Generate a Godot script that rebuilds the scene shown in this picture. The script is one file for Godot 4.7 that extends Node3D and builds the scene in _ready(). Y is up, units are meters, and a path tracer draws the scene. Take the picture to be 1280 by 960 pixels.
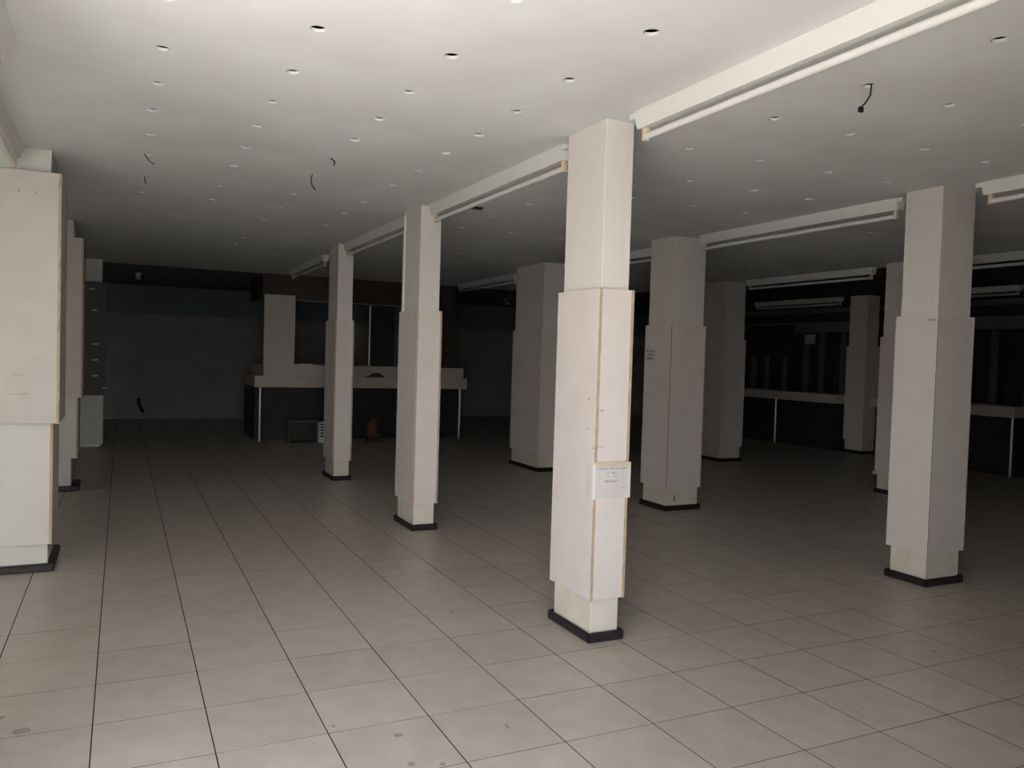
extends Node3D
# An empty shop hall: rows of boxed white columns, a tiled floor, a low white ceiling full of empty downlight holes.
# Daylight comes in through the open shopfront behind the camera.

const T := 0.45            # floor tile
const CEIL := 2.97
const FOCAL := 1008.26     # pixels at 1280x960
const CAM := Vector3(0.542, 1.616, 3.352)
const FRONT := 2.9        # inside face of the shopfront wall
const DOOR_L := -2.3
const DOOR_R := 1.65
const DOOR_H := 2.75
const BACK := -16.4
const LEFT := -2.6
const RIGHT := 15.2
var cam_basis := Basis.from_euler(Vector3(deg_to_rad(-1.895), deg_to_rad(-25.861), deg_to_rad(1.702)))
var M := {}
var taken := {}
var rng := RandomNumberGenerator.new()

# ---------------------------------------------------------------- helpers
func numbered(n: String) -> String:
	if not taken.has(n):
		taken[n] = 0
		return n
	taken[n] += 1
	return "%s_%03d" % [n, taken[n]]

func thing(called: String, label: String, category: String, at := Vector3.ZERO, group := "") -> Node3D:
	var o := Node3D.new()
	o.name = numbered(called)
	add_child(o)
	o.position = at
	tag(o, label, category, group)
	return o

func tag(o: Node, label: String, category: String, group := "") -> void:
	o.set_meta("label", label)
	o.set_meta("category", category)
	if group:
		o.set_meta("group", group)

func structure(called: String) -> Node3D:
	var o := Node3D.new()
	o.name = called
	add_child(o)
	o.set_meta("kind", "structure")
	return o

func st() -> SurfaceTool:
	var s := SurfaceTool.new()
	s.begin(Mesh.PRIMITIVE_TRIANGLES)
	return s

func tri(s: SurfaceTool, a: Vector3, b: Vector3, c: Vector3, na: Vector3, nb: Vector3, nc: Vector3) -> void:
	if (b - a).cross(c - a).dot(na + nb + nc) > 0.0:
		s.set_normal(na); s.add_vertex(a)
		s.set_normal(nc); s.add_vertex(c)
		s.set_normal(nb); s.add_vertex(b)
	else:
		s.set_normal(na); s.add_vertex(a)
		s.set_normal(nb); s.add_vertex(b)
		s.set_normal(nc); s.add_vertex(c)

func quad(s: SurfaceTool, a: Vector3, b: Vector3, c: Vector3, d: Vector3, n: Vector3) -> void:
	tri(s, a, b, c, n, n, n)
	tri(s, a, c, d, n, n, n)

# a box between two corners, every edge chamfered by e
func box(s: SurfaceTool, lo: Vector3, hi: Vector3, e := 0.0) -> void:
	var c := (lo + hi) / 2.0
	var h := (hi - lo) / 2.0
	e = minf(e, minf(h.x, minf(h.y, h.z)) * 0.9)
	var ax := [Vector3.RIGHT, Vector3.UP, Vector3.BACK]
	for k in 3:
		var u: Vector3 = ax[(k + 1) % 3]
		var v: Vector3 = ax[(k + 2) % 3]
		var w: Vector3 = ax[k]
		var hu := absf(h.dot(u)) - e
		var hv := absf(h.dot(v)) - e
		for sg in [-1.0, 1.0]:
			var n: Vector3 = w * sg
			var o: Vector3 = c + n * absf(h.dot(w))
			quad(s, o - u * hu - v * hv, o + u * hu - v * hv, o + u * hu + v * hv, o - u * hu + v * hv, n)
	if e <= 0.0:
		return
	for k in 3:
		var w2: Vector3 = ax[k]
		var u2: Vector3 = ax[(k + 1) % 3]
		var v2: Vector3 = ax[(k + 2) % 3]
		var hw := absf(h.dot(w2)) - e
		var fu := absf(h.dot(u2))
		var fv := absf(h.dot(v2))
		for su in [-1.0, 1.0]:
			for sv in [-1.0, 1.0]:
				var p: Vector3 = c + u2 * su * fu + v2 * sv * (fv - e)
				var q: Vector3 = c + u2 * su * (fu - e) + v2 * sv * fv
				quad(s, p - w2 * hw, p + w2 * hw, q + w2 * hw, q - w2 * hw, (u2 * su + v2 * sv).normalized())
	for sx in [-1.0, 1.0]:
		for sy in [-1.0, 1.0]:
			for sz in [-1.0, 1.0]:
				var g := Vector3(sx, sy, sz)
				var f := c + g * h
				tri(s, f - Vector3(0, sy * e, sz * e), f - Vector3(sx * e, 0, sz * e), f - Vector3(sx * e, sy * e, 0), g.normalized(), g.normalized(), g.normalized())

# a round rod along a path
func rod(s: SurfaceTool, path: Array, r: float, seg := 8) -> void:
	var rings := []
	for i in path.size():
		var d: Vector3 = (path[mini(i + 1, path.size() - 1)] - path[maxi(i - 1, 0)]).normalized()
		var a := d.cross(Vector3.RIGHT if absf(d.x) < 0.8 else Vector3.UP).normalized()
		var b := d.cross(a).normalized()
		var ring := []
		for k in seg:
			var t := TAU * k / seg
			ring.append(a * cos(t) + b * sin(t))
		rings.append(ring)
	for i in path.size() - 1:
		for k in seg:
			var n0: Vector3 = rings[i][k]
			var n1: Vector3 = rings[i][(k + 1) % seg]
			var m0: Vector3 = rings[i + 1][k]
			var m1: Vector3 = rings[i + 1][(k + 1) % seg]
			tri(s, path[i] + n0 * r, path[i] + n1 * r, path[i + 1] + m1 * r, n0, n1, m1)
			tri(s, path[i] + n0 * r, path[i + 1] + m1 * r, path[i + 1] + m0 * r, n0, m1, m0)
	for e in [0, path.size() - 1]:
		var dd: Vector3 = (path[0] - path[1]).normalized() if e == 0 else (path[e] - path[e - 1]).normalized()
		for k in seg:
			tri(s, path[e], path[e] + rings[e][k] * r, path[e] + rings[e][(k + 1) % seg] * r, dd, dd, dd)

# a convex outline in x,y pushed along z
func prism(s: SurfaceTool, pts: Array, z0: float, z1: float) -> void:
	var c := Vector2.ZERO
	for p in pts:
		c += p / pts.size()
	for i in pts.size():
		var a: Vector2 = pts[i]
		var b: Vector2 = pts[(i + 1) % pts.size()]
		var n := Vector2(b.y - a.y, a.x - b.x).normalized()
		if n.dot((a + b) / 2.0 - c) < 0:
			n = -n
		quad(s, Vector3(a.x, a.y, z0), Vector3(b.x, b.y, z0), Vector3(b.x, b.y, z1), Vector3(a.x, a.y, z1), Vector3(n.x, n.y, 0))
		tri(s, Vector3(c.x, c.y, z0), Vector3(a.x, a.y, z0), Vector3(b.x, b.y, z0), Vector3.FORWARD, Vector3.FORWARD, Vector3.FORWARD)
		tri(s, Vector3(c.x, c.y, z1), Vector3(a.x, a.y, z1), Vector3(b.x, b.y, z1), Vector3.BACK, Vector3.BACK, Vector3.BACK)

func put(called: String, s: SurfaceTool, m: Material, parent: Node) -> MeshInstance3D:
	var o := MeshInstance3D.new()
	o.name = called
	o.mesh = s.commit()
	o.material_override = m
	o.cast_shadow = GeometryInstance3D.SHADOW_CASTING_SETTING_ON
	parent.add_child(o, true)
	return o

func slab(called: String, lo: Vector3, hi: Vector3, m: Material, parent: Node, e := 0.0) -> MeshInstance3D:
	var s := st()
	box(s, lo, hi, e)
	return put(called, s, m, parent)

func mat(c: Color, rough := 0.7, spec := 0.4) -> StandardMaterial3D:
	var m := StandardMaterial3D.new()
	m.albedo_color = c.linear_to_srgb()
	m.roughness = rough
	m.metallic_specular = spec
	return m

# a world-space mottle multiplied over the base colour
func mottle(m: StandardMaterial3D, freq: float, low: Color, high: Color, metres: float, sd: int, octaves := 4, squeeze := Vector3.ONE) -> StandardMaterial3D:
	var n := FastNoiseLite.new()
	n.seed = sd
	n.noise_type = FastNoiseLite.TYPE_SIMPLEX_SMOOTH
	n.frequency = freq
	n.fractal_octaves = octaves
	var t := NoiseTexture2D.new()
	t.width = 512
	t.height = 512
	t.seamless = true
	t.noise = n
	var g := Gradient.new()
	g.offsets = PackedFloat32Array([0.15, 0.85])
	g.colors = PackedColorArray([low, high])
	t.color_ramp = g
	m.albedo_texture = t
	m.uv1_triplanar = true
	m.uv1_world_triplanar = true
	m.uv1_scale = squeeze / metres
	return m

func pixel(p: Vector3) -> Vector3:
	var d := cam_basis.transposed() * (p - CAM)
	return Vector3(640 + FOCAL * d.x / -d.z, 480 - FOCAL * d.y / -d.z, -d.z)

# ---------------------------------------------------------------- materials
func materials() -> void:
	M.tile = []
	for k in 4:
		var f: float = [1.0, 0.965, 1.03, 0.985][k]
		M.tile.append(mottle(mat(Color(0.50, 0.45, 0.385) * f, 0.36, 0.42), 0.012, Color(0.95, 0.945, 0.935), Color(1, 1, 1), 1.3, 11 + k))
	M.grout = mat(Color(0.035, 0.025, 0.018), 0.95, 0.2)
	M.ceiling = mottle(mat(Color(0.765, 0.77, 0.76), 0.85, 0.25), 0.006, Color(0.965, 0.96, 0.955), Color(1, 1, 1), 3.0, 31)
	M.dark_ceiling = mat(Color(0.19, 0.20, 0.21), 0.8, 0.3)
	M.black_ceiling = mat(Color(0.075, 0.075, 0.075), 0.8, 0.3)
	M.concrete = mat(Color(0.08, 0.075, 0.07), 0.9, 0.2)
	M.board = mottle(mat(Color(0.665, 0.605, 0.57), 0.48, 0.4), 0.01, Color(0.985, 0.98, 0.975), Color(1, 1, 1), 1.6, 41)
	M.grey_board = mottle(mat(Color(0.56, 0.54, 0.485), 0.48, 0.4), 0.01, Color(0.975, 0.975, 0.97), Color(1, 1, 1), 1.6, 42)
	M.darker_board = mottle(mat(Color(0.52, 0.475, 0.43), 0.48, 0.4), 0.01, Color(0.97, 0.97, 0.965), Color(1, 1, 1), 1.6, 46)  # darker tone than board, for the upper casings of the left row
	M.shaft = mottle(mat(Color(0.68, 0.63, 0.585), 0.6, 0.35), 0.012, Color(0.985, 0.983, 0.978), Color(1, 1, 1), 0.8, 43, 4, Vector3(4, 0.35, 4))
	M.cream = mottle(mat(Color(0.665, 0.615, 0.53), 0.6, 0.35), 0.008, Color(0.955, 0.95, 0.935), Color(1, 1, 1), 0.9, 47)
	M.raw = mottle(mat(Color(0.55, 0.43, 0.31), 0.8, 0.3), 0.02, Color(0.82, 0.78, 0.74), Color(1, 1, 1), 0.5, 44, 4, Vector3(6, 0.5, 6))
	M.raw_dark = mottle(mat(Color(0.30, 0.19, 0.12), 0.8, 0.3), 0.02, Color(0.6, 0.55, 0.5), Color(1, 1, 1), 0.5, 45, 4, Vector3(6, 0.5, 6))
	M.plinth = mat(Color(0.022, 0.016, 0.017), 0.45, 0.4)
	M.fitting = mat(Color(0.70, 0.69, 0.65), 0.42, 0.45)
	M.tube = mat(Color(0.72, 0.69, 0.67), 0.22, 0.5)
	M.holder = mat(Color(0.66, 0.53, 0.40), 0.5, 0.4)
	M.wire = mat(Color(0.015, 0.014, 0.014), 0.6, 0.4)
	M.red_wire = mat(Color(0.10, 0.035, 0.02), 0.6, 0.4)
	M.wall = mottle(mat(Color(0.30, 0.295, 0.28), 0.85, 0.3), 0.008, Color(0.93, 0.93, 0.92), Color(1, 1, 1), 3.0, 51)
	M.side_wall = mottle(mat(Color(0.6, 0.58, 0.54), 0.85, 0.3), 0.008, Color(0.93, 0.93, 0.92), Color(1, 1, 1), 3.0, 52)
	M.navy = mat(Color(0.18, 0.195, 0.205), 0.8, 0.3)
	M.counter = mat(Color(0.53, 0.475, 0.42), 0.5, 0.4)
	M.grey_trim = mat(Color(0.2, 0.19, 0.175), 0.6, 0.35)
	M.dark_body = mat(Color(0.03, 0.031, 0.033), 0.6, 0.35)
	M.brown = mat(Color(0.062, 0.047, 0.040), 0.6, 0.35)
	M.steel = mat(Color(0.75, 0.74, 0.72), 0.3, 0.5)
	M.steel.metallic = 0.9
	M.shelf_dark = mat(Color(0.06, 0.052, 0.045), 0.65, 0.3)
	M.shelf_dimmed = mat(Color(0.15, 0.145, 0.13), 0.6, 0.3)  # pale facing colour, darkened to stand in for the right side's dimness
	M.slate = mat(Color(0.105, 0.105, 0.10), 0.6, 0.35)
	M.label_white = mat(Color(0.6, 0.6, 0.58), 0.6, 0.3)
	M.orange = mat(Color(0.19, 0.085, 0.05), 0.7, 0.3)
	M.red = mat(Color(0.16, 0.05, 0.045), 0.6, 0.3)
	M.white = mat(Color(0.72, 0.72, 0.70), 0.5, 0.4)
	M.tape = mat(Color(0.58, 0.48, 0.36), 0.35, 0.45)
	M.chip = mat(Color(0.46, 0.36, 0.25), 0.9, 0.2)
	M.scuff = mat(Color(0.25, 0.22, 0.18), 0.9, 0.2)
	M.stain = mat(Color(0.30, 0.27, 0.225), 0.5, 0.35)
	M.pavement = mottle(mat(Color(0.52, 0.51, 0.49), 0.9, 0.3), 0.02, Color(0.8, 0.8, 0.8), Color(1, 1, 1), 4.0, 61)
	M.facade = mat(Color(0.6, 0.57, 0.52), 0.9, 0.3)

# ---------------------------------------------------------------- floor
func build_floor() -> void:
	var fl := structure("floor")
	slab("grout_bed", Vector3(LEFT - 0.2, -0.2, BACK - 0.2), Vector3(RIGHT + 0.2, -0.0005, FRONT + 0.35), M.grout, fl)
	var spots := []
	for i in range(floori(LEFT / T), ceili(RIGHT / T)):
		for j in range(floori(-(FRONT + 0.3) / T), ceili(-BACK / T)):
			var c := Vector3((i + 0.5) * T, 0, -(j + 0.5) * T)
			var area := 0.0
			var ok := true
			var q := []
			for d in [Vector3(-1, 0, -1), Vector3(1, 0, -1), Vector3(1, 0, 1), Vector3(-1, 0, 1)]:
				var p := pixel(c + d * T / 2)
				if p.z < 0.3:
					ok = false
				q.append(Vector2(clampf(p.x, 0, 1280), clampf(p.y, 0, 960)))
			if ok:
				for k in 4:
					area += q[k].cross(q[(k + 1) % 4]) / 2.0
			spots.append([absf(area), c])
	spots.sort_custom(func(a, b): return a[0] > b[0])
	var one := st()
	tile_shape(one, Vector3.ZERO, 0.0)
	var shared := one.commit()
	var rest := st()
	for k in spots.size():
		var at: Vector3 = spots[k][1]
		var lift := rng.randf_range(-0.0004, 0.0004)
		if k < 300:
			var o := MeshInstance3D.new()
			o.name = "tile"
			o.mesh = shared
			o.material_override = M.tile[rng.randi() % 4]
			o.position = at + Vector3(0, lift, 0)
			fl.add_child(o, true)
		else:
			tile_shape(rest, at, lift)
	var r := put("far_tiles", rest, M.tile[0], fl)
	r.set_meta("kind", "stuff")
	# dried spots on the tiles
	for a in [[0.186, -0.495, 0.036, 0.033, 3], [1.618, 0.129, 0.022, 0.018, 4], [1.59, 0.379, 0.016, 0.018, 5], [1.704, 0.426, 0.012, 0.014, 6], [3.735, 0.696, 0.006, 0.008, 7], [1.386, -0.054, 0.008, 0.014, 8], [2.082, 0.23, 0.008, 0.03, 9], [4.768, 0.304, 0.014, 0.02, 10], [2.431, -1.311, 0.016, 0.012, 11], [0.096, -0.668, 0.012, 0.02, 12]]:
		var s := st()
		blob(s, Vector3(a[0], 0.0006, a[1]), a[2], a[3], int(a[4]))
		put("stain", s, M.stain, fl)

func tile_shape(s: SurfaceTool, c: Vector3, lift: float) -> void:
	# joints are wider one way than the other; the rim is chamfered
	var hx := T / 2 - 0.0026
	var hz := T / 2 - 0.0021
	var e := 0.0002
	var o := c + Vector3(0, lift, 0)
	var top := [Vector3(-hx + e, 0, -hz + e), Vector3(hx - e, 0, -hz + e), Vector3(hx - e, 0, hz - e), Vector3(-hx + e, 0, hz - e)]
	var low := [Vector3(-hx, -0.006, -hz), Vector3(hx, -0.006, -hz), Vector3(hx, -0.006, hz), Vector3(-hx, -0.006, hz)]
	quad(s, o + top[0], o + top[1], o + top[2], o + top[3], Vector3.UP)
	for k in 4:
		var n: Vector3 = [Vector3(0, 1, -2), Vector3(2, 1, 0), Vector3(0, 1, 2), Vector3(-2, 1, 0)][k]
		quad(s, o + top[k], o + top[(k + 1) % 4], o + low[(k + 1) % 4], o + low[k], n.normalized())

func blob(s: SurfaceTool, c: Vector3, rx: float, rz: float, sd: int) -> void:
	var g := RandomNumberGenerator.new()
	g.seed = sd
	var ring := []
	for k in 14:
		var t := TAU * k / 14.0
		var r := g.randf_range(0.72, 1.12)
		ring.append(c + Vector3(cos(t) * rx * r, 0, sin(t) * rz * r))
	for k in 14:
		tri(s, c, ring[k], ring[(k + 1) % 14], Vector3.UP, Vector3.UP, Vector3.UP)
		quad(s, ring[k], ring[(k + 1) % 14], ring[(k + 1) % 14] - Vector3(0, 0.0006, 0), ring[k] - Vector3(0, 0.0006, 0), (ring[k] - c).normalized())

# ---------------------------------------------------------------- ceiling with its empty downlight holes
func build_ceiling() -> void:
	var ce := structure("ceiling")
	var s := st()
	var za := -11.45
	var bays := [
		[LEFT, 3.08, [0.69, 1.27, 1.865, 2.485], [1.2, 0.55, -0.11, -0.70, -1.24, -1.77, -2.36, -2.98, -3.80, -4.50, -5.38, -6.20, -6.95, -7.70, -8.5, -9.3, -10.1]],
		[3.08, 6.6, [3.755, 4.335, 4.965, 5.55], [1.2, 0.555, -0.07, -0.815, -1.55, -2.30, -3.06, -3.85, -4.62, -5.41, -6.15, -6.92, -7.64, -8.45, -9.28, -10.1]],
		[6.6, 9.75, [7.275, 7.87, 8.415], [-0.1, -0.85, -1.6, -2.42, -3.13, -3.84, -4.6, -5.4, -6.15, -6.9, -7.65, -8.45, -9.3]],
	]
	for b in bays:
		var xs := [b[0]]
		for x in b[2]:
			xs.append(x - 0.055); xs.append(x + 0.055)
		xs.append(b[1])
		var zs := [FRONT]
		for z in b[3]:
			zs.append(z + 0.055); zs.append(z - 0.055)
		zs.append(za)
		for i in xs.size() - 1:
			for j in zs.size() - 1:
				if i % 2 == 1 and j % 2 == 1:
					holed(s, (xs[i] + xs[i + 1]) / 2.0, (zs[j] + zs[j + 1]) / 2.0)
				else:
					quad(s, Vector3(xs[i], CEIL, zs[j]), Vector3(xs[i + 1], CEIL, zs[j]), Vector3(xs[i + 1], CEIL, zs[j + 1]), Vector3(xs[i], CEIL, zs[j + 1]), Vector3.DOWN)
	put("ceiling_board", s, M.ceiling, ce)
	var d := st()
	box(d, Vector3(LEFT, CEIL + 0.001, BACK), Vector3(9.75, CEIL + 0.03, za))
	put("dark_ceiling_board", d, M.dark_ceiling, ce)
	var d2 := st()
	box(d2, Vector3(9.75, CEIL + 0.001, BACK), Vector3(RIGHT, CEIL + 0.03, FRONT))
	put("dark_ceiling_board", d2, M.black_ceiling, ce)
	slab("slab", Vector3(LEFT - 0.2, 3.25, BACK - 0.2), Vector3(RIGHT + 0.2, 3.45, FRONT + 0.3), M.concrete, ce)

func holed(s: SurfaceTool, x: float, z: float) -> void:
	var h := 0.055
	var r := rng.randf_range(0.031, 0.036)
	var cx := x + rng.randf_range(-0.005, 0.005)
	var cz := z + rng.randf_range(-0.005, 0.005)
	var n := 16
	var inner := []
	var outer := []
	for k in n:
		var t := TAU * (k + 0.5) / n
		var d := Vector2(cos(t), sin(t))
		inner.append(Vector3(cx + d.x * r, CEIL, cz + d.y * r))
		var m := h / maxf(absf(d.x), absf(d.y))
		outer.append(Vector3(x + d.x * m, CEIL, z + d.y * m))
	for k in n:
		var k2 := (k + 1) % n
		if k % 4 == 1:   # the square's corner lies between these two rays
			var t2 := TAU * (k + 1) / n
			var corner := Vector3(x + h * signf(cos(t2)), CEIL, z + h * signf(sin(t2)))
			tri(s, outer[k], corner, outer[k2], Vector3.DOWN, Vector3.DOWN, Vector3.DOWN)
		quad(s, outer[k], outer[k2], inner[k2], inner[k], Vector3.DOWN)
		var nn: Vector3 = (Vector3(cx, CEIL, cz) - (inner[k] + inner[k2]) / 2.0).normalized()
		quad(s, inner[k], inner[k2], inner[k2] + Vector3(0, 0.014, 0), inner[k] + Vector3(0, 0.014, 0), nn)

# ---------------------------------------------------------------- walls
func build_walls() -> void:
	var w := structure("wall_left")
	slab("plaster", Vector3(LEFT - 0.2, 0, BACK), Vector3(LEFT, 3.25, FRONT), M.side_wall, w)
	w = structure("wall_right")
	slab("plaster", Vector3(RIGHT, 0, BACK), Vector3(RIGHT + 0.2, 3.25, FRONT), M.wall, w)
	w = structure("wall_back")
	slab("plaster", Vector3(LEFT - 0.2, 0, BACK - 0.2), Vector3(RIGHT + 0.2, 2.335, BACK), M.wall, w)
	slab("dark_band", Vector3(LEFT - 0.2, 2.335, BACK - 0.2), Vector3(RIGHT + 0.2, 3.25, BACK - 0.02), M.navy, w)
	w = structure("baseboard_back")
	slab("board", Vector3(LEFT, 0, BACK), Vector3(2.6, 0.27, BACK + 0.02), M.wall, w, 0.004)
	# the shopfront wall with its wide open doorway
	w = structure("wall_front")
	var t := 0.25
	slab("plaster", Vector3(LEFT - 0.2, 0, FRONT), Vector3(DOOR_L, 3.25, FRONT + t), M.wall, w)
	slab("plaster", Vector3(DOOR_R, 0, FRONT), Vector3(RIGHT + 0.2, 3.25, FRONT + t), M.wall, w)
	slab("lintel", Vector3(DOOR_L, DOOR_H, FRONT), Vector3(DOOR_R, 3.25, FRONT + t), M.wall, w)
	w = structure("ground")
	slab("pavement", Vector3(-25, -0.3, FRONT + 0.35), Vector3(30, -0.02, 40), M.pavement, w)

# ---------------------------------------------------------------- columns
# x0..x1 and zf..zb are the outside faces of the cladding boards
func column(x0: float, x1: float, zf: float, zb: float, label: String, raw: float, rawm: Material, inset := 0.024, top := 2.02, bottom := 0.245) -> Node3D:
	var at := Vector3((x0 + x1) / 2, 0, (zf + zb) / 2)
	var o := thing("column", label, "column", at, "boxed columns of the hall")
	o.set_meta("kind", "thing")
	var hx := (x1 - x0) / 2
	var hz := (zf - zb) / 2
	var s := st()
	box(s, Vector3(-hx + inset, bottom + 0.03, -hz + inset), Vector3(hx - inset, CEIL, hz - inset), 0.003)
	put("shaft", s, M.shaft, o)
	slab("lower_shaft", Vector3(-hx + inset, 0, -hz + inset), Vector3(hx - inset, bottom + 0.03, hz - inset), M.cream, o, 0.004)
	# skirting: four mitred lengths with a rounded top
	var pk := 0.012
	for k in 4:
		var sk := st()
		var d: Vector3 = [Vector3(0, 0, 1), Vector3(1, 0, 0), Vector3(0, 0, -1), Vector3(-1, 0, 0)][k]
		var reach := (hz if k % 2 == 0 else hx) + pk - 0.006
		var wide := (hx if k % 2 == 0 else hz) + pk - 0.006
		var side := Vector3(absf(d.z), 0, absf(d.x))
		var a := d * (reach - 0.022) - side * wide
		var b := d * reach + side * wide + Vector3(0, 0.058, 0)
		box(sk, Vector3(minf(a.x, b.x), 0, minf(a.z, b.z)), Vector3(maxf(a.x, b.x), 0.058, maxf(a.z, b.z)), 0.009)
		put("skirting", sk, M.plinth, o)
	var th := 0.018
	for sd in [-1.0, 1.0]:
		var xa: float = sd * hx
		var xb: float = sd * (hx - th)
		var bd := slab("board", Vector3(minf(xa, xb), bottom, -hz), Vector3(maxf(xa, xb), top, hz - 0.001), M.board, o, 0.001)
		if raw > 0.0:
			var xc: float = sd * (hx - raw)
			slab("raw_edge", Vector3(minf(xa, xc), bottom, hz - 0.001), Vector3(maxf(xa, xc), top, hz), rawm, bd)
	slab("board", Vector3(-hx + th, bottom + 0.002, hz - th), Vector3(hx - th, top - 0.002, hz - 0.0015), M.board, o, 0.001)
	slab("board", Vector3(-hx + th, bottom, -hz + 0.001), Vector3(hx - th, top, -hz + th), M.board, o, 0.001)
	return o

# a wider column of the left row: a lower casing and a prouder upper casing
func cased_column(front: float, depth: float, shaft_r: float, low_r: float, up_r: float, y0: float, y1: float, y2: float, up_proud: float, label: String) -> Node3D:
	var at := Vector3(-0.2, 0, front - depth / 2)
	var o := thing("column", label, "column", at, "cased columns of the left row")
	o.set_meta("kind", "thing")
	var h := depth / 2
	var xl := -0.32
	var s := st()
	box(s, Vector3(xl, 0, -h), Vector3(shaft_r + 0.2, CEIL, h - 0.03), 0.004)
	put("shaft", s, M.grey_board, o)
	s = st()
	box(s, Vector3(xl - 0.01, 0, -h - 0.01), Vector3(low_r + 0.215, 0.055, h + 0.008), 0.01)
	put("skirting", s, M.plinth, o)
	var th := 0.018
	# lower casing
	slab("board", Vector3(xl, y0, h - th), Vector3(low_r + 0.2 - th, y1, h), M.grey_board, o, 0.001)
	var b := slab("board", Vector3(low_r + 0.2 - th, y0, -h), Vector3(low_r + 0.2, y1, h - 0.001), M.grey_board, o, 0.001)
	slab("raw_edge", Vector3(low_r + 0.2 - th, y0, h - 0.001), Vector3(low_r + 0.2, y1, h), M.raw, b)
	# upper casing
	slab("board", Vector3(xl, y1, h - th), Vector3(up_r + 0.2 - th, y2, h + up_proud), M.darker_board, o, 0.001)
	b = slab("board", Vector3(up_r + 0.2 - th, y1, -h), Vector3(up_r + 0.2, y2, h + up_proud - 0.001), M.darker_board, o, 0.001)
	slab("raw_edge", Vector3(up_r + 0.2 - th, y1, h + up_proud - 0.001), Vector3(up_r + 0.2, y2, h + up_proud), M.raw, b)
	return o

func chip(parent: Node3D, at: Vector3, w: float, h: float, face: Vector3, m: Material, called := "chip") -> void:
	# a small flake or scuff on a board, its own thin piece
	var s := st()
	var side := Vector3(absf(face.z), 0, absf(face.x))
	var p := at - parent.position
	var a := p - side * w / 2 - Vector3(0, h / 2, 0)
	var b := p + side * w / 2 + Vector3(0, h / 2, 0) + face * 0.0012
	box(s, Vector3(minf(a.x, b.x), a.y, minf(a.z, b.z)), Vector3(maxf(a.x, b.x), b.y, maxf(a.z, b.z)), 0.0005)
	put(called, s, m, parent)

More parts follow.
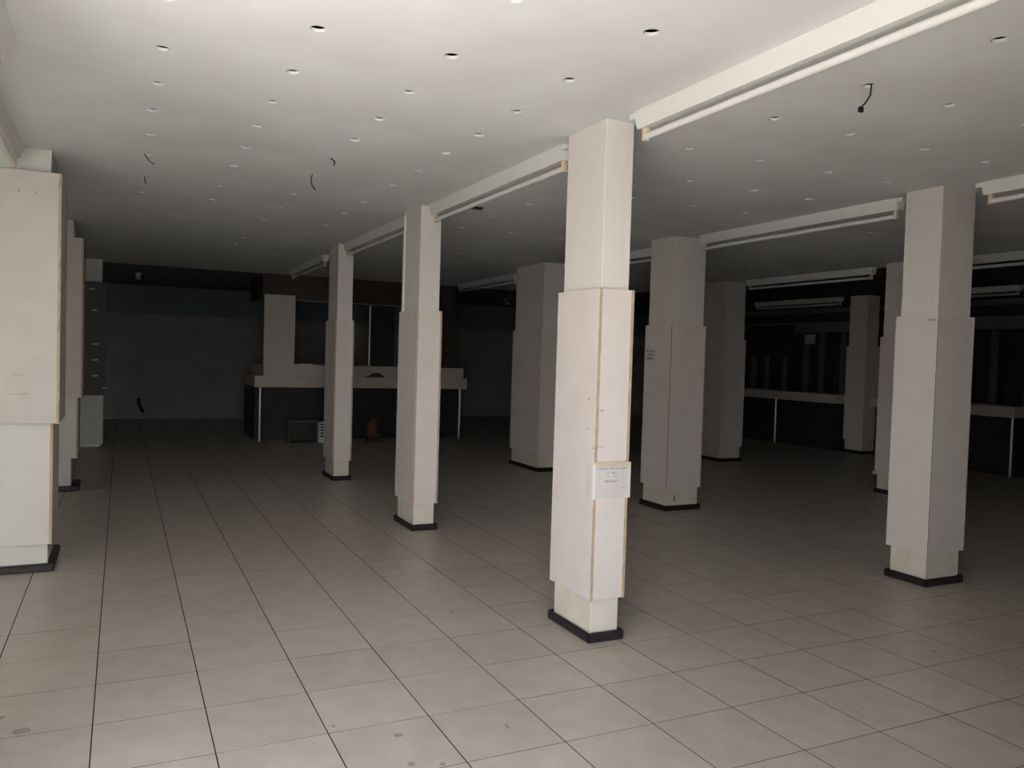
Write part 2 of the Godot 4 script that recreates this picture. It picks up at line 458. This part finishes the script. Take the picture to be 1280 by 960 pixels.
func build_columns() -> void:
	var c := column(2.95, 3.182, -0.52, -1.0, "white boxed column with a paper notice taped on, nearest the camera", 0.018, M.raw)
	chip(c, Vector3(2.95, 1.39, -0.60), 0.02, 0.012, Vector3.LEFT, M.chip)
	chip(c, Vector3(2.99, 1.33, -0.5215), 0.02, 0.012, Vector3.BACK, M.chip)
	chip(c, Vector3(2.95, 1.22, -0.60), 0.014, 0.01, Vector3.LEFT, M.chip)
	chip(c, Vector3(2.983, 1.125, -0.5215), 0.05, 0.006, Vector3.BACK, M.chip)
	chip(c, Vector3(2.95, 1.115, -0.54), 0.03, 0.007, Vector3.LEFT, M.chip)
	c = column(2.944, 3.19, -3.62, -4.14, "slim white boxed column next behind the one with the notice", 0.018, M.raw)
	slab("cable_trunking", Vector3(-0.113, 2.02, -0.23), Vector3(-0.099, CEIL - 0.03, -0.19), M.white, c, 0.002)
	column(2.935, 3.175, -6.68, -7.2, "small slim white column standing just before the bar counter", 0.018, M.raw)
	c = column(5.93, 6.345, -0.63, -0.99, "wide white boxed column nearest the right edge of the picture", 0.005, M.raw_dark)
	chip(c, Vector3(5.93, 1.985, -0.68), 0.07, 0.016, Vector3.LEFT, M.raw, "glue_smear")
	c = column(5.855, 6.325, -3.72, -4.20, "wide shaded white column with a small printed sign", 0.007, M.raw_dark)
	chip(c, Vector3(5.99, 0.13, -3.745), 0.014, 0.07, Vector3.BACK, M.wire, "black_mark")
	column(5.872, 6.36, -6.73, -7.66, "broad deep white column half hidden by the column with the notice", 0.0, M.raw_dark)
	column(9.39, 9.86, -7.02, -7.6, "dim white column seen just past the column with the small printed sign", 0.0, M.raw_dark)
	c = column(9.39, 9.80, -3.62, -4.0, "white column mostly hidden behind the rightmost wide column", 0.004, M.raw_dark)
	var s := st()
	box(s, Vector3(-0.26, 0.24, -0.19), Vector3(-0.2, 0.29, -0.15), 0.006)
	put("loose_trim", s, M.board, c)
	column(13.0, 13.36, -7.3, -7.75, "darkest farthest white column, beside the service counters", 0.0, M.raw_dark)
	# left row
	c = cased_column(-3.17, 0.62, 0.085, 0.112, 0.152, 0.195, 1.055, 2.80, 0.04, "large white cased column at the left picture edge")
	for p in [[0.0, 2.655], [-0.105, 2.655]]:
		chip(c, Vector3(p[0], p[1], -3.13), 0.008, 0.012, Vector3.BACK, M.scuff, "screw_hole")
	for p in [[-0.11, 1.395, 0.02, 0.012], [-0.07, 1.39, 0.03, 0.008], [-0.10, 1.26, 0.11, 0.006], [-0.06, 1.265, 0.05, 0.006]]:
		chip(c, Vector3(p[0], p[1], -3.13), p[2], p[3], Vector3.BACK, M.chip, "scuff")
	cased_column(0.5, 0.62, 0.04, 0.06, 0.10, 0.195, 1.055, 2.80, 0.04, "cased column just outside the left picture edge, nearest the doorway")
	cased_column(-6.7, 0.5, 0.055, 0.118, 0.155, 0.36, 1.03, 2.78, 0.0, "narrow cased column seen just past the large left one")
	# the third one carries a dark board with small white tabs
	c = thing("column", "far left column clad with a dark board above a pale panel", "column", Vector3(0.1, 0, -11.2), "cased columns of the left row")
	c.set_meta("kind", "thing")
	slab("shaft", Vector3(-0.3, 0, -0.2), Vector3(0.15, CEIL, 0.19), M.shaft, c, 0.004)
	slab("pale_board", Vector3(-0.3, 0.04, 0.19), Vector3(0.187, 0.82, 0.22), M.grey_board, c, 0.002)
	slab("dark_board", Vector3(-0.2, 0.82, 0.18), Vector3(0.215, 2.61, 0.24), M.slate, c, 0.002)
	for p in [[-0.03, 2.48], [0.01, 2.15], [0.03, 1.62], [0.03, 1.37], [0.03, 1.12], [0.17, 0.93]]:
		slab("white_tab", Vector3(p[0], p[1], 0.24), Vector3(p[0] + 0.075, p[1] + 0.022, 0.246), M.label_white, c)

# ---------------------------------------------------------------- fluorescent battens
func batten(x: float, za: float, zb: float, label: String, broad := 0.11, entry := 1.0) -> void:
	var o := thing("fluorescent_batten", label, "ceiling light", Vector3(x, CEIL, (za + zb) / 2), "unlit fluorescent battens")
	var h := absf(zb - za) / 2
	var t := broad / 2
	var s := st()
	prism(s, [Vector2(-t, 0), Vector2(t, 0), Vector2(t, -0.012), Vector2(t * 0.55, -0.09), Vector2(-t * 0.55, -0.09), Vector2(-t, -0.012)], -h, h)
	put("housing", s, M.fitting, o)
	slab("cable_entry", Vector3(-0.05, -0.035, minf(entry * h, entry * (h + 0.05))), Vector3(-0.02, -0.002, maxf(entry * h, entry * (h + 0.05))), M.fitting, o, 0.003)
	s = st()
	rod(s, [Vector3(0, -0.135, -h + 0.05), Vector3(0, -0.135, h - 0.05)], 0.0185, 14)
	put("lamp_tube", s, M.tube, o)
	for e in [-1.0, 1.0]:
		var z: float = e * (h - 0.04)
		slab("lamp_holder", Vector3(-0.017, -0.158, z - 0.014), Vector3(0.017, -0.088, z + 0.014), M.holder, o, 0.004)

func build_battens() -> void:
	batten(3.09, -0.371, 2.06, "long unlit fluorescent batten on the ceiling at the upper right", 0.11, -1.0)
	batten(3.08, -3.60, -1.17, "unlit fluorescent batten between the two nearest slim columns")
	batten(3.07, -6.70, -4.27, "unlit fluorescent batten between second and third slim columns")
	batten(3.09, -10.42, -7.99, "unlit fluorescent batten behind the third slim column")
	batten(6.11, -3.56, -1.14, "unlit fluorescent batten between the two wide columns on the right")
	batten(6.13, -0.446, 1.98, "unlit fluorescent batten cut by the right picture edge", 0.11, -1.0)
	batten(6.25, -6.74, -4.31, "unlit fluorescent batten mostly behind the wide column with the printed sign")
	batten(6.28, -10.88, -8.45, "short looking fluorescent batten left of the broad deep column")
	batten(9.66, -6.80, -4.37, "unlit fluorescent batten at the edge of the dark ceiling")
	batten(9.60, -3.45, -1.02, "unlit batten right of the wide column at the dark ceiling edge")
	batten(13.05, -10.3, -7.95, "dim batten in the dark part above the service counter")
	batten(13.05, -6.9, -4.5, "dim batten in the dark part at the right picture edge")
	batten(-0.135, -3.16, -0.73, "unlit fluorescent batten ending at the large left column")
	batten(0.03, -0.91, -0.14, "corner of a ceiling batten in the top left picture corner", 0.15, -1.0)

# ---------------------------------------------------------------- loose wires and ceiling bits
func wire(label: String, path: Array, m: Material, r := 0.0035, plug := false) -> void:
	var o := thing("loose_wire", label, "wire", path[0], "wires hanging from ceiling holes")
	var s := st()
	var local := []
	for p in path:
		local.append(p - path[0])
	rod(s, local, r, 6)
	put("cable", s, m, o)
	if plug:
		var e: Vector3 = local[-1]
		slab("terminal_block", e - Vector3(0.014, 0.022, 0.008), e + Vector3(0.014, 0.004, 0.008), M.wire, o, 0.003)

func build_ceiling_bits() -> void:
	var y := CEIL + 0.012
	wire("black wire with terminal block hanging from a ceiling hole", [Vector3(3.775, y, 0.55), Vector3(3.778, y - 0.05, 0.545), Vector3(3.765, y - 0.085, 0.53), Vector3(3.745, y - 0.11, 0.52)], M.wire, 0.004, true)
	wire("long curved dark wire hanging from a ceiling hole", [Vector3(1.85, y, -2.97), Vector3(1.835, y - 0.04, -2.97), Vector3(1.84, y - 0.085, -2.96), Vector3(1.865, y - 0.125, -2.95)], M.wire, 0.0045)
	wire("short bent wire end poking from a ceiling hole", [Vector3(1.84, y, -2.36), Vector3(1.875, y - 0.03, -2.36), Vector3(1.87, y - 0.055, -2.36)], M.wire, 0.005)
	wire("reddish wire hanging slantwise from a ceiling hole", [Vector3(0.665, y, -2.98), Vector3(0.70, y - 0.05, -2.98), Vector3(0.735, y - 0.07, -2.98)], M.red_wire, 0.004)
	wire("tiny upright wire end below a ceiling hole", [Vector3(0.69, y, -3.80), Vector3(0.692, y - 0.04, -3.80), Vector3(0.70, y - 0.065, -3.80)], M.wire, 0.004)
	var o := thing("ceiling_slot", "black oblong slot fitting on the ceiling by the second slim column", "fitting", Vector3(3.43, CEIL, -3.45))
	slab("frame", Vector3(-0.055, -0.016, -0.03), Vector3(0.055, 0, 0.03), M.wire, o, 0.004)
	slab("lens", Vector3(-0.045, -0.018, -0.022), Vector3(0.045, -0.015, 0.022), M.dark_body, o)
	for a in [[0.80, -13.1, "small grey spotlight on the dark ceiling at the far left"], [8.6, -13.7, "small grey spotlight on the dark ceiling beyond the bar"]]:
		o = thing("ceiling_spotlight", a[2], "spotlight", Vector3(a[0], CEIL, a[1]))
		var s := st()
		rod(s, [Vector3(0, 0, 0), Vector3(0, -0.03, 0)], 0.06, 14)
		put("mount", s, M.white, o)
		s = st()
		rod(s, [Vector3(0, -0.03, 0), Vector3(0, -0.07, 0.02), Vector3(0, -0.11, 0.05)], 0.045, 14)
		put("head", s, M.white, o)

# ---------------------------------------------------------------- the bar at the back
func build_bar() -> void:
	var zf := -11.25
	var zb := -12.9
	var o := thing("bar_counter", "long pale topped bar counter with a dark body at the back", "counter", Vector3(4.63, 0, zf))
	var x := 4.63
	slab("body", Vector3(2.68 - x, 0, zb - zf + 0.06), Vector3(6.58 - x, 0.965, -0.30), M.dark_body, o, 0.004)
	slab("countertop", Vector3(2.63 - x, 0.965, zb - zf), Vector3(6.64 - x, 1.165, 0), M.counter, o, 0.004)
	slab("raised_shelf", Vector3(2.80 - x, 1.165, zb - zf + 0.02), Vector3(6.60 - x, 1.37, -0.10), M.counter, o, 0.004)
	for px in [2.74, 6.52]:
		var s := st()
		rod(s, [Vector3(px - x, 0, -0.06), Vector3(px - x, 0.965, -0.06)], 0.016, 10)
		put("pole", s, M.steel, o)
	o = thing("bar_canopy", "dark brown canopy hung over the bar with a pale support panel", "canopy", Vector3(x, 1.165, zf))
	slab("support_panel", Vector3(2.79 - x, 0.205, -0.16), Vector3(3.325 - x, 1.435, -0.09), M.counter, o, 0.003)
	slab("panel_foot", Vector3(2.79 - x, 0, -0.098), Vector3(3.325 - x, 0.205, -0.07), M.counter, o, 0.002)
	slab("post", Vector3(5.99 - x, 0.205, -0.5), Vector3(6.40 - x, 1.37, -0.11), M.brown, o, 0.003)
	slab("fascia", Vector3(2.77 - x, 1.37, -0.22), Vector3(6.42 - x, CEIL - 1.165, -0.17), M.brown, o, 0.003)
	slab("side_fascia", Vector3(2.77 - x, 1.37, zb - zf), Vector3(2.82 - x, CEIL - 1.165, -0.22), M.brown, o, 0.003)
	slab("side_fascia", Vector3(6.37 - x, 1.37, zb - zf), Vector3(6.42 - x, CEIL - 1.165, -0.22), M.brown, o, 0.003)
	slab("trim", Vector3(3.33 - x, 1.345, -0.215), Vector3(5.98 - x, 1.37, -0.165), M.grey_trim, o, 0.002)
	var s2 := st()
	rod(s2, [Vector3(4.75 - x, 0.205, -0.3), Vector3(4.75 - x, 1.37, -0.3)], 0.014, 12)
	put("chrome_pole", s2, M.steel, o)
	slab("dark_panel", Vector3(4.78 - x, 0.205, -0.36), Vector3(5.25 - x, 1.37, -0.33), M.dark_body, o, 0.002)
	slab("frame_upright", Vector3(5.25 - x, 0.205, -0.37), Vector3(5.30 - x, 1.37, -0.32), M.slate, o, 0.002)
	# small things left on and before the bar
	o = thing("brown_cloth", "small dark brown crumpled cloth on the bar counter edge", "cloth", Vector3(4.82, 1.165, zf - 0.05))
	var s := st()
	var prof := [[-0.20, 0.012], [-0.12, 0.03], [-0.06, 0.075], [0.02, 0.085], [0.08, 0.07], [0.14, 0.02], [0.16, 0.004]]
	for i in prof.size() - 1:
		var a: Array = prof[i]
		var b: Array = prof[i + 1]
		var n := Vector3(a[1] - b[1], b[0] - a[0], 0).normalized()
		quad(s, Vector3(a[0], a[1], -0.045), Vector3(b[0], b[1], -0.045), Vector3(b[0], b[1], 0.04), Vector3(a[0], a[1], 0.04), n)
		for zz in [-0.045, 0.04]:
			quad(s, Vector3(a[0], 0, zz), Vector3(b[0], 0, zz), Vector3(b[0], b[1], zz), Vector3(a[0], a[1], zz), Vector3(0, 0, signf(zz)))
	put("folds", s, M.brown, o)
	o = thing("paper_sheets", "pale sheets lying on the raised shelf beside the support panel", "paper", Vector3(3.55, 1.37, -11.45))
	slab("sheet", Vector3(-0.17, 0, -0.08), Vector3(0.12, 0.012, 0.08), M.white, o, 0.001)
	slab("sheet", Vector3(-0.05, 0.012, -0.06), Vector3(0.19, 0.02, 0.09), M.white, o, 0.001)
	o = thing("dark_carton", "open dark carton standing before the bar", "box", Vector3(3.43, 0, -11.05))
	slab("back_side", Vector3(-0.26, 0, -0.19), Vector3(0.24, 0.40, -0.17), M.shelf_dark, o, 0.002)
	for e in [-0.26, 0.22]:
		slab("side", Vector3(e, 0, -0.17), Vector3(e + 0.02, 0.40, 0.13), M.slate, o, 0.002)
	slab("base", Vector3(-0.24, 0, -0.17), Vector3(0.22, 0.02, 0.13), M.shelf_dark, o)
	slab("rim", Vector3(-0.24, 0.37, 0.11), Vector3(0.22, 0.40, 0.13), M.slate, o, 0.002)
	o = thing("printed_box", "small pale box with dark printing beside the dark carton", "box", Vector3(3.79, 0, -11.0))
	slab("carton", Vector3(-0.085, 0.06, -0.1), Vector3(0.05, 0.37, 0.02), M.white, o, 0.003)
	slab("foot", Vector3(-0.085, 0, -0.1), Vector3(0.12, 0.06, 0.03), M.white, o, 0.003)
	for k in 5:
		slab("print_block", Vector3(-0.055, 0.10 + k * 0.052, 0.02), Vector3(0.02, 0.10 + k * 0.052 + 0.028, 0.0215), M.wire, o)
	o = thing("dark_crate", "low dark crate on the floor under the orange carton", "box", Vector3(4.72, 0, -11.02))
	slab("crate_body", Vector3(-0.12, 0, -0.12), Vector3(0.12, 0.11, 0.1), M.shelf_dark, o, 0.004)
	slab("lid", Vector3(-0.125, 0.11, -0.125), Vector3(0.125, 0.13, 0.105), M.slate, o, 0.003)
	o = thing("orange_carton", "small orange and red carton standing on the dark crate", "box", Vector3(4.70, 0.13, -11.02))
	slab("carton", Vector3(-0.10, 0, -0.09), Vector3(0.05, 0.23, 0.07), M.orange, o, 0.003)
	slab("red_flap", Vector3(-0.05, 0.23, -0.09), Vector3(0.11, 0.30, 0.07), M.red, o, 0.003)
	o = thing("cable_stub", "short black cable end on the back wall near the floor", "cable", Vector3(0.93, 0.30, BACK + 0.02))
	s = st()
	rod(s, [Vector3(-0.04, 0.16, 0), Vector3(-0.03, 0.05, 0.03), Vector3(0.02, -0.08, 0.04), Vector3(0.06, -0.14, 0.02)], 0.035, 7)
	put("cable", s, M.wire, o)

# ---------------------------------------------------------------- right side: counters and shelving in the dark
func build_right() -> void:
	for a in [[-10.9, -7.78, -9.38, "dim service counter beyond the column with the small sign, left of the farthest column"], [-7.0, -4.36, -4.30, "dim service counter cut by the right picture edge"]]:
		var zc: float = (a[0] + a[1]) / 2
		var o := thing("service_counter", a[3], "counter", Vector3(12.8, 0, zc), "service counters in the dark")
		var h: float = (a[1] - a[0]) / 2
		slab("countertop", Vector3(0, 0.915, -h), Vector3(0.75 if a[0] < -8 else 0.62, 1.085, h), M.counter, o, 0.004)
		slab("body", Vector3(0.12, 0, -h + 0.03), Vector3(0.6, 0.915, h - 0.03), M.dark_body, o, 0.003)
		var s := st()
		rod(s, [Vector3(0.05, 0, minf(a[2], a[1] - 0.05) - zc), Vector3(0.05, 0.915, minf(a[2], a[1] - 0.05) - zc)], 0.017, 10)
		put("pole", s, M.steel, o)
	var n := 0
	for z in [-12.6, -10.9, -9.2, -7.5, -5.8, -4.1]:
		var which: String = ["at the far left end", "second from the far left end", "third from the far left end", "behind the farthest column", "second from the right edge", "at the right picture edge"][n]
		var o := thing("wall_shelving", "dark wall shelving with pale uprights, " + which, "shelves", Vector3(15.19, 0, z), "wall shelving behind the service counters")
		slab("back_panel", Vector3(-0.03, 0, -0.84), Vector3(0, 2.38, 0.84), M.shelf_dark, o)
		for e in [-0.84, -0.25, 0.38]:
			slab("upright", Vector3(-0.45, 0, e), Vector3(-0.03, 2.38, e + 0.04), M.shelf_dark, o, 0.002)
			slab("pale_facing", Vector3(-0.47, 0.1, e - 0.0), Vector3(-0.45, 2.36, e + (0.18 if e > 0 else 0.14)), M.shelf_dimmed, o, 0.002)
		for y in [0.08, 0.75, 1.28, 1.80, 2.36]:
			slab("shelf", Vector3(-0.44, y, -0.80), Vector3(-0.03, y + 0.025, 0.84), M.shelf_dark, o, 0.002)
		n += 1
	var o2 := thing("brown_fascia", "long brown fascia board above the wall shelving", "fascia", Vector3(14.75, 2.62, -8.35))
	slab("plank", Vector3(-0.03, 0, -5.2), Vector3(0.03, 0.2, -1.75), M.brown, o2, 0.003)
	slab("plank", Vector3(-0.03, 0, -1.74), Vector3(0.03, 0.2, 1.7), M.brown, o2, 0.003)
	slab("plank", Vector3(-0.03, 0, 1.71), Vector3(0.03, 0.2, 5.15), M.brown, o2, 0.003)
	for z in [-4.5, 0.0, 4.5]:
		slab("hanger", Vector3(-0.012, 0.2, z - 0.012), Vector3(0.012, CEIL - 2.62, z + 0.012), M.slate, o2)
	o2 = thing("brown_board", "large brown board on the shelving beyond the column with the printed sign", "board", Vector3(14.70, 1.83, -11.6))
	slab("board_face", Vector3(-0.02, 0, -0.75), Vector3(0.02, 0.72, 0.75), M.brown, o2, 0.003)
	slab("frame", Vector3(-0.025, 0.70, -0.76), Vector3(0.025, 0.74, 0.76), M.shelf_dark, o2, 0.003)
	o2 = thing("grey_poster", "small grey poster on the shelving left of the farthest column", "poster", Vector3(14.70, 2.12, -10.3))
	slab("sheet", Vector3(-0.006, 0, -0.15), Vector3(0, 0.22, 0.15), M.label_white, o2)
	slab("backing", Vector3(0, -0.01, -0.16), Vector3(0.012, 0.23, 0.16), M.shelf_dark, o2)

# ---------------------------------------------------------------- paper notices
func print_line(im: Image, x0: int, x1: int, y: int, h: int, ink: Color, g: RandomNumberGenerator, density := 1.0) -> void:
	# rows of small strokes; the photograph's lettering is too small to read
	var x := x0
	while x < x1:
		var w := g.randi_range(int(h * 0.45), int(h * 0.8))
		if g.randf() < 0.12:
			x += int(h * 0.5)
			continue
		if g.randf() < density:
			var bar := maxi(1, int(h * 0.22))
			im.fill_rect(Rect2i(x, y, bar, h), ink)
			if g.randf() < 0.6:
				im.fill_rect(Rect2i(x + w - bar, y, bar, h), ink)
			if g.randf() < 0.6:
				im.fill_rect(Rect2i(x, y, w, bar), ink)
			if g.randf() < 0.5:
				im.fill_rect(Rect2i(x, y + h / 2, w, bar), ink)
			if g.randf() < 0.4:
				im.fill_rect(Rect2i(x, y + h - bar, w, bar), ink)
		x += w + maxi(2, int(h * 0.25))

func printed(im: Image) -> StandardMaterial3D:
	var m := mat(Color(1, 1, 1), 0.75, 0.3)
	m.albedo_texture = ImageTexture.create_from_image(im)
	return m

# a sheet hung along a path in x,z (outside face to the left of travel reversed), with UVs and a real thickness
func sheet(path: Array, y0: float, y1: float, out_dir: Array) -> SurfaceTool:
	var s := st()
	var total := 0.0
	for i in path.size() - 1:
		total += path[i].distance_to(path[i + 1])
	var run := 0.0
	for i in path.size() - 1:
		var a: Vector2 = path[i]
		var b: Vector2 = path[i + 1]
		var u0 := run / total
		run += a.distance_to(b)
		var u1 := run / total
		for side: float in [0.0, -0.0006]:
			var na: Vector2 = out_dir[i]
			var nb: Vector2 = out_dir[i + 1]
			var pa := a + na * side
			var pb := b + nb * side
			var sg := 1.0 if side == 0.0 else -1.0
			var n3a := Vector3(na.x, 0, na.y) * sg
			var n3b := Vector3(nb.x, 0, nb.y) * sg
			var v := [[Vector3(pa.x, y1, pa.y), Vector2(u0, 0), n3a], [Vector3(pb.x, y1, pb.y), Vector2(u1, 0), n3b], [Vector3(pb.x, y0, pb.y), Vector2(u1, 1), n3b], [Vector3(pa.x, y0, pa.y), Vector2(u0, 1), n3a]]
			for t in [[0, 1, 2], [0, 2, 3]]:
				var order: Array = t if ((v[t[1]][0] - v[t[0]][0]).cross(v[t[2]][0] - v[t[0]][0])).dot(n3a) < 0 else [t[0], t[2], t[1]]
				for k in order:
					s.set_normal(v[k][2]); s.set_uv(v[k][1]); s.add_vertex(v[k][0])
	return s

func build_notices() -> void:
	var g := RandomNumberGenerator.new()
	g.seed = 5
	var im := Image.create(630, 400, false, Image.FORMAT_RGBA8)
	im.fill(Color(0.59, 0.55, 0.53).linear_to_srgb())
	var ink := Color(0.24, 0.23, 0.24).linear_to_srgb()
	print_line(im, 150, 575, 46, 22, ink, g)
	print_line(im, 306, 446, 96, 24, ink, g)
	print_line(im, 315, 440, 142, 18, ink, g, 0.35)
	print_line(im, 286, 455, 186, 30, ink, g)
	print_line(im, 500, 595, 272, 10, ink, g)
	var o := thing("paper_notice", "white paper notice taped round the corner of the nearest column", "notice", Vector3(2.95, 0.828, -0.52))
	var path := []
	var outs := []
	for a in [[-0.004, -0.072], [-0.0045, -0.04], [-0.004, -0.012], [-0.002, 0.0005], [0.012, 0.004], [0.06, 0.0035], [0.115, 0.007], [0.15, 0.009], [0.19, 0.006], [0.23, 0.004], [0.243, 0.007]]:
		path.append(Vector2(a[0], a[1]))
	for i in path.size():
		var d: Vector2 = (path[mini(i + 1, path.size() - 1)] - path[maxi(i - 1, 0)]).normalized()
		outs.append(Vector2(-d.y, d.x) if Vector2(-d.y, d.x).dot(Vector2(-0.3, 1)) > 0 else Vector2(d.y, -d.x))
	put("paper_sheet", sheet(path, 0.0, 0.2, outs), printed(im), o)
	var tp := []
	for i in path.size():
		tp.append(path[i] + outs[i] * 0.001)
	put("tape_strip", sheet(tp.slice(3), 0.183, 0.207, outs.slice(3)), M.tape, o)
	var im2 := Image.create(360, 250, false, Image.FORMAT_RGBA8)
	im2.fill(Color(0.64, 0.585, 0.54).linear_to_srgb())
	var ink2 := Color(0.06, 0.045, 0.04).linear_to_srgb()
	for k in 3:
		print_line(im2, [36, 62, 36][k], [262, 240, 246][k], [52, 110, 166][k], 30, ink2, g)
	o = thing("paper_sign", "small sign with three dark printed lines on the shaded wide column", "sign", Vector3(5.855, 1.60, -4.06))
	var p2 := []
	var o2 := []
	for z in [-0.13, -0.05, 0.05, 0.13]:
		p2.append(Vector2(-0.0025 - absf(z) * 0.01, z))
		o2.append(Vector2(-1, 0))
	put("paper_sheet", sheet(p2, 0.0, 0.18, o2), printed(im2), o)

# ---------------------------------------------------------------- assembly
func _ready() -> void:
	rng.seed = 7
	var cam := Camera3D.new()
	cam.name = "camera"
	cam.transform = Transform3D(cam_basis, CAM)
	cam.fov = rad_to_deg(2.0 * atan(480.0 / FOCAL))
	cam.near = 0.05
	cam.far = 200
	add_child(cam)
	cam.current = true
	var env := Environment.new()
	env.tonemap_mode = Environment.TONE_MAPPER_LINEAR
	env.tonemap_exposure = 1.95
	env.background_mode = Environment.BG_SKY
	env.sdfgi_enabled = true
	env.ssao_enabled = true
	env.ssil_enabled = true
	var sm := ProceduralSkyMaterial.new()
	sm.sky_top_color = Color(0.52, 0.57, 0.64)
	sm.sky_horizon_color = Color(0.80, 0.79, 0.77)
	sm.ground_horizon_color = Color(0.5, 0.49, 0.47)
	sm.ground_bottom_color = Color(0.3, 0.29, 0.28)
	sm.sky_energy_multiplier = 2.8
	var sky := Sky.new()
	sky.sky_material = sm
	env.sky = sky
	var we := WorldEnvironment.new()
	we.name = "world_environment"
	we.environment = env
	add_child(we)
	var sun := DirectionalLight3D.new()
	sun.name = "sun"
	sun.rotation_degrees = Vector3(-62, 22, 0)
	sun.light_energy = 7.2
	sun.light_color = Color(1.0, 0.985, 0.965)
	sun.light_angular_distance = 0.53
	sun.shadow_enabled = true
	add_child(sun)
	materials()
	build_floor()
	build_ceiling()
	build_walls()
	build_columns()
	build_battens()
	build_bar()
	build_right()
	build_notices()
	build_ceiling_bits()
